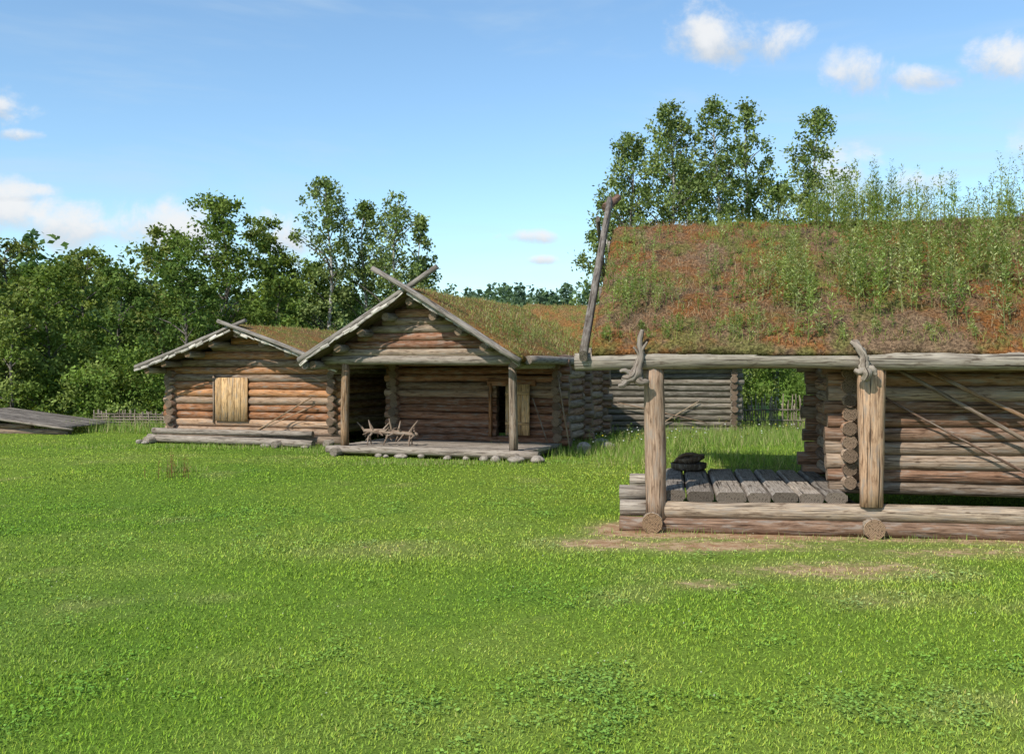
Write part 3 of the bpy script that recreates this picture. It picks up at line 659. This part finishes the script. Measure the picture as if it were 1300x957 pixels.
# ============================================================ trees
def bark_mat():
    m,nt,out=newmat('tree_bark'); tc=N(nt,'ShaderNodeTexCoord'); n=noise(nt,tc.outputs['Object'],9,4,.7); a=attr(nt)
    c=mix(nt,ss(nt,n,.45,.6),a.outputs['Color'],(.06,.05,.04)); p=N(nt,'ShaderNodeBsdfPrincipled'); p.inputs['Roughness'].default_value=.9
    L(nt,c,p.inputs['Base Color']); L(nt,p.outputs[0],out.inputs[0]); return m
M_BARK=bark_mat()
PB=[(.17,.215,.075),(.20,.245,.09),(.14,.19,.06)]
PRS=[[(.125,.175,.04),(.16,.21,.05),(.10,.15,.035)],[(.17,.215,.055),(.20,.24,.07),(.14,.19,.045)],[(.10,.155,.04),(.125,.18,.045),(.085,.135,.035)],[(.18,.20,.06),(.14,.18,.045),(.21,.235,.08)]]
def tree(name,px,top,d,wpx,kind,seed,dens=1.,t0=None,pal=None,peak=.45):
    rng=np.random.default_rng(seed); random.seed(seed)
    x0=(px-650)/F*d; h=(465-top)/F*d+EYE; w=wpx/F*d; birch=kind=='birch'
    tr=empty(name,(x0,d,float(hgt(np.array(x0),np.array(d)))-.05),0)
    mb=MB(); bc=(.42,.40,.36) if birch else (.14,.12,.10); nb=10
    tp=[Vector((0.06*h*math.sin(i*.9+seed)*.25*i/nb,.06*h*math.cos(i*.7+seed)*.25*i/nb,h*.95*i/nb)) for i in range(nb+1)]
    r0=.011*h+.03; mb.sweep(tp,[r0*(1-.93*i/nb) for i in range(nb+1)],[(math.cos(j*.785),math.sin(j*.785)) for j in range(8)],bc)
    t0=(.14 if birch else .03) if t0 is None else t0
    nc=int((225 if birch else 140)*dens*(max(w,2.)/3.2)**1.1*(h/9)**.8)
    tt=rng.uniform(0,1,nc)
    t=t0+(.975-t0)*tt
    if birch: env=np.where(tt>peak,np.clip(1-((tt-peak)/(1.02-peak))**2.6,0,1)**.62,.66+.34*(tt/peak))
    else: env=np.where(tt>.5,np.sqrt(np.clip(1-((tt-.5)/.52)**2.2,0,1)),.8+.2*tt/.5)
    an=rng.uniform(0,6.283,nc); lump=1+.2*np.sin(an*2+seed+tt*6)+.2*np.sin(an*3+tt*15+seed*2)
    rr=w/2*env*lump*(rng.uniform(.02,1,nc)**.55)
    if birch:
        q=np.sin(an*2.5+tt*19+seed)+.7*np.sin(an*1.3-tt*31+seed*3); keep=(q>-.95)|(rr<.22*w); tt=tt[keep];t=t[keep];an=an[keep];rr=rr[keep];nc=len(tt)
    zz=t*h; ax=np.interp(zz/(.95*h),np.linspace(0,1,nb+1),[p.x for p in tp]); ay=np.interp(zz/(.95*h),np.linspace(0,1,nb+1),[p.y for p in tp])
    cx=ax+rr*np.cos(an); cy=ay+rr*np.sin(an)
    for i in range(nc):
        if rr[i]>.3 and i%3==0:
            zb=max(zz[i]-rr[i]*(.9 if birch else .5),.1*h*.3); k=min(nb,zb/(.95*h)*nb); j=int(k); f=k-j; b=tp[j].lerp(tp[min(j+1,nb)],f)
            e=Vector((cx[i],cy[i],zz[i])); m=b.lerp(e,.5)+Vector((0,0,.08*rr[i]))
            mb.sweep([b,m,e],[.025*rr[i]**.5+.006,.016*rr[i]**.5+.005,.006],[(1,0),(0,1),(-1,0),(0,-1)],bc if not birch else (.2,.17,.14),caps=False)
    mb.obj('trunk_and_limbs',tr,mats=(M_BARK,M_BARK))
    lp=int((52 if birch else 85)); m=nc*lp; idx=np.repeat(np.arange(nc),lp)
    cs=((w*.05+.17) if birch else (w*.06+.22))*rng.uniform(.6,1.35,nc)*(np.where(tt>.88,.8,1.))
    off=rng.normal(size=(m,3)); off/=np.linalg.norm(off,axis=1,keepdims=True); off*=(rng.uniform(0,1,m)**.6*(1+.25*rng.normal(size=m)))[:,None]*cs[idx][:,None]
    off[:,2]*=(1.1 if birch else .75)
    P=np.stack([cx[idx],cy[idx],zz[idx]],1)+off; P[:,2]=np.maximum(P[:,2],.08)
    D=nrm(rng.normal(size=(m,3))+np.array([0,0,-.3])+.6*off/cs[idx][:,None]); W=nrm(np.cross(D,rng.normal(size=(m,3))+np.array([0,0,1.2])))
    ls=rng.uniform(.09,.17,m)*(.95 if birch else 1.1)*(d/36)
    pal=pal or (PB if birch else PRS[seed%4])
    cc_=np.array(pal)[rng.integers(0,len(pal),nc)]*rng.uniform(.75,1.3,nc)[:,None]
    col=cc_[idx]*rng.uniform(.7,1.35,m)[:,None]
    npmesh('leaves',rhombi(P,D,W,ls,ls*.62,.5),col,M_LEAF,tr)
S=1
for (px,top,d,w) in [(-60,300,37,130),(10,298,40,120),(60,330,34,105),(108,312,41,120),(152,335,35,95),(208,285,38,110),(285,246,36,150),(345,272,38,95),(235,308,33,95),(-120,280,36,150),(352,342,34,90),(15,370,32.5,90),(405,330,39,90)]:
    S+=1; tree('alder_tree',px,top,d,w,'round',S)
for (px,top,d,w) in [(418,222,37,90),(463,252,38,70),(503,238,37,90),(530,268,39,45),
                     (800,160,40,92),(852,124,39,108),(910,120,38,84),(950,124,41,76),(1036,132,38,92),(772,220,42,66),(985,215,42,70),(870,200,43,90)]:
    S+=1; tree('birch_tree',px,top,d,w,'birch',S)
# shrubs / undergrowth belt: one mass
def shrub_mass(name,lst,seed):
    rng=np.random.default_rng(seed); Vs=[];Cs=[]
    for (x,y,h,w) in lst:
        nc=int(14*w*h/4)+10; lp=85; an=rng.uniform(0,6.28,nc); r=w/2*rng.uniform(0,1,nc)**.5; t=rng.uniform(.05,1,nc); r*=np.sqrt(np.clip(1.05-t**2.5,0,1))
        C0=np.stack([x+r*np.cos(an),y+r*np.sin(an),t*h*.92],1); m=nc*lp; idx=np.repeat(np.arange(nc),lp)
        off=rng.normal(size=(m,3)); off/=np.linalg.norm(off,axis=1,keepdims=True); off*=(rng.uniform(0,1,m)**.45*.42)[:,None]; off[:,2]*=.8
        P=C0[idx]+off; P[:,2]=np.maximum(P[:,2],.03); D=nrm(rng.normal(size=(m,3))+off*1.5); W=nrm(np.cross(D,rng.normal(size=(m,3))+np.array([0,0,1.]))); l=rng.uniform(.08,.16,m)
        b=np.array([(.16,.23,.05),(.125,.19,.04),(.20,.25,.07)])[rng.integers(0,3,nc)]*rng.uniform(.7,1.25,nc)[:,None]
        Vs.append(rhombi(P,D,W,l,l*.6,.5)); Cs.append(b[idx]*rng.uniform(.7,1.35,m)[:,None])
    npmesh(name,np.concatenate(Vs),np.concatenate(Cs),M_LEAF)
rr=np.random.default_rng(5); lst=[]
for x in np.arange(-20,-5,1.25): lst.append((x+rr.uniform(-.4,.4),33.2+rr.uniform(-1,1),rr.uniform(1.8,3.4),2.6))
for x in np.arange(-6,20,1.3): lst.append((x+rr.uniform(-.4,.4),35+rr.uniform(-1,1),rr.uniform(2.2,3.3),2.6))
shrub_mass('undergrowth_shrubs',lst,3)
# distant forest
def forest():
    rng=np.random.default_rng(9); Vs=[];Cs=[]
    X=[];Yd=[];Hh=[]
    for (n,x0,x1,y0,y1,h0,h1) in ((260,-130,-38,75,115,10,14),(560,-150,150,150,230,9,13),(260,-60,60,120,160,6,9),(160,30,130,80,120,7,10)):
        X.append(rng.uniform(x0,x1,n));Yd.append(rng.uniform(y0,y1,n));Hh.append(rng.uniform(h0,h1,n))
    X=np.concatenate(X);Yd=np.concatenate(Yd);Hh=np.concatenate(Hh);n=len(X); Z=hgt(X,Yd)
    lp=190; m=n*lp; idx=np.repeat(np.arange(n),lp); con=(rng.uniform(size=n)<.45)[idx]
    t=rng.uniform(.05,1,m); an=rng.uniform(0,6.28,m)
    R=np.where(con,(1-t)*.20+.01,.24*np.sqrt(np.clip(1-(2*t-1.0)**2,0,1))+.02)*Hh[idx]*(1+.25*np.sin(an*3+idx)+.2*np.sin(t*25+idx))
    R*=rng.uniform(.5,1,m)
    P=np.stack([X[idx]+R*np.cos(an),Yd[idx]+R*np.sin(an),Z[idx]+t*Hh[idx]],1)
    D=nrm(rng.normal(size=(m,3))+np.stack([np.cos(an),np.sin(an),-.3+0*an],1)); W=nrm(np.cross(D,rng.normal(size=(m,3))+np.array([0,0,1.])))
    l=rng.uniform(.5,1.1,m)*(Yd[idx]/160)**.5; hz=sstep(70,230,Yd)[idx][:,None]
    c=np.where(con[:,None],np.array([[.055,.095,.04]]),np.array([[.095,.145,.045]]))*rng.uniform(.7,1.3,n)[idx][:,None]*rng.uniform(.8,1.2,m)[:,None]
    c=c*(1-.45*hz)+np.array([.10,.15,.14])*.45*hz  # bluish aerial haze painted into leaf colour, stronger with distance
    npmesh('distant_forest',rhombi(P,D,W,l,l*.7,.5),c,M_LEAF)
forest()
# ============================================================ world & sun
EL=math.radians(43); AZ=math.radians(218)
w=bpy.data.worlds.new('World'); scene.world=w; w.use_nodes=True; nt=w.node_tree; nt.nodes.clear()
out=N(nt,'ShaderNodeOutputWorld'); bg=N(nt,'ShaderNodeBackground'); sk=N(nt,'ShaderNodeTexSky'); sk.sky_type='NISHITA'
sk.sun_disc=False; sk.sun_elevation=EL; sk.sun_rotation=AZ; sk.air_density=1.0; sk.dust_density=.6; sk.ozone_density=1.5
tc=N(nt,'ShaderNodeTexCoord'); sp=N(nt,'ShaderNodeSeparateXYZ'); L(nt,tc.outputs['Generated'],sp.inputs[0])
yy=math_(nt,'MAXIMUM',sp.outputs[1],.05); U=math_(nt,'DIVIDE',sp.outputs[0],yy); Vv=math_(nt,'DIVIDE',sp.outputs[2],yy)
nz=noise(nt,tc.outputs['Generated'],19,6,.62,.25)
M=None; SH=None
for (px,py,rx,ry) in [(900,40,66,42),(965,58,66,34),(1090,92,54,36),(1175,97,56,20),(1262,78,56,34),(1078,222,52,38),(1165,236,64,22),(0,272,80,46),(95,290,54,32),(208,290,80,40),(365,300,50,34),(673,301,52,10),(688,330,28,7),(-10,135,30,18),(20,172,34,9),(20,243,56,12),(-90,140,110,40),(1420,150,120,50)]:
    a=math_(nt,'DIVIDE',math_(nt,'SUBTRACT',U,(px-650)/F),rx/F); b=math_(nt,'DIVIDE',math_(nt,'SUBTRACT',Vv,(465-py)/F),ry/F)
    e=math_(nt,'SUBTRACT',1.,math_(nt,'ADD',math_(nt,'MULTIPLY',a,a),math_(nt,'MULTIPLY',b,b)))
    e=math_(nt,'MAXIMUM',e,-3.)
    M=e if M is None else math_(nt,'MAXIMUM',M,e)
    s_=math_(nt,'MULTIPLY',ss(nt,e,-.8,.6),b); SH=s_ if SH is None else math_(nt,'ADD',SH,s_)
front=ss(nt,sp.outputs[1],.1,.3)
den=math_(nt,'ADD',M,math_(nt,'MULTIPLY',math_(nt,'SUBTRACT',nz,.48),5.0))
cm=math_(nt,'MULTIPLY',ss(nt,den,-.2,1.4,0,.95),front)
mp=N(nt,'ShaderNodeMapping'); L(nt,tc.outputs['Generated'],mp.inputs[0]); mp.inputs['Scale'].default_value=(1.2,1.2,7)
wn=noise(nt,mp.outputs[0],2.2,5,.6,.4); wisp=ss(nt,wn,.42,.75,0,.5)
shade=ss(nt,math_(nt,'ADD',SH,math_(nt,'MULTIPLY',math_(nt,'SUBTRACT',nz,.5),3.)),-.9,.5)
ccol=mix(nt,shade,(4.7,5.2,5.8),(7.0,7.1,7.2))
skc=mix(nt,1.,sk.outputs[0],(1.28,1.5,1.56),'MULTIPLY')
c=mix(nt,wisp,skc,(4.7,5.8,6.7)); c=mix(nt,cm,c,ccol)
L(nt,c,bg.inputs[0]); bg.inputs[1].default_value=.128; L(nt,bg.outputs[0],out.inputs[0])
sd=bpy.data.lights.new('sun','SUN'); sd.energy=5.0; sd.angle=math.radians(.53); sd.color=(1,.95,.86)
so=bpy.data.objects.new('sun',sd); link(so)
Sv=Vector((math.sin(AZ)*math.cos(EL),math.cos(AZ)*math.cos(EL),math.sin(EL))); so.rotation_euler=(-Sv).to_track_quat('-Z','Y').to_euler(); so.location=Sv*40
# ============================================================ camera
cam=bpy.data.cameras.new('camera'); cam.lens=35; cam.sensor_width=36; cam.shift_y=-13.5/1300; cam.clip_end=4000; cam.clip_start=.1
co=bpy.data.objects.new('camera',cam); co.location=(0,0,EYE); co.rotation_euler=(math.radians(90),0,0); link(co); scene.camera=co
scene.view_settings.view_transform='Standard'; scene.view_settings.look='None'; scene.view_settings.exposure=0
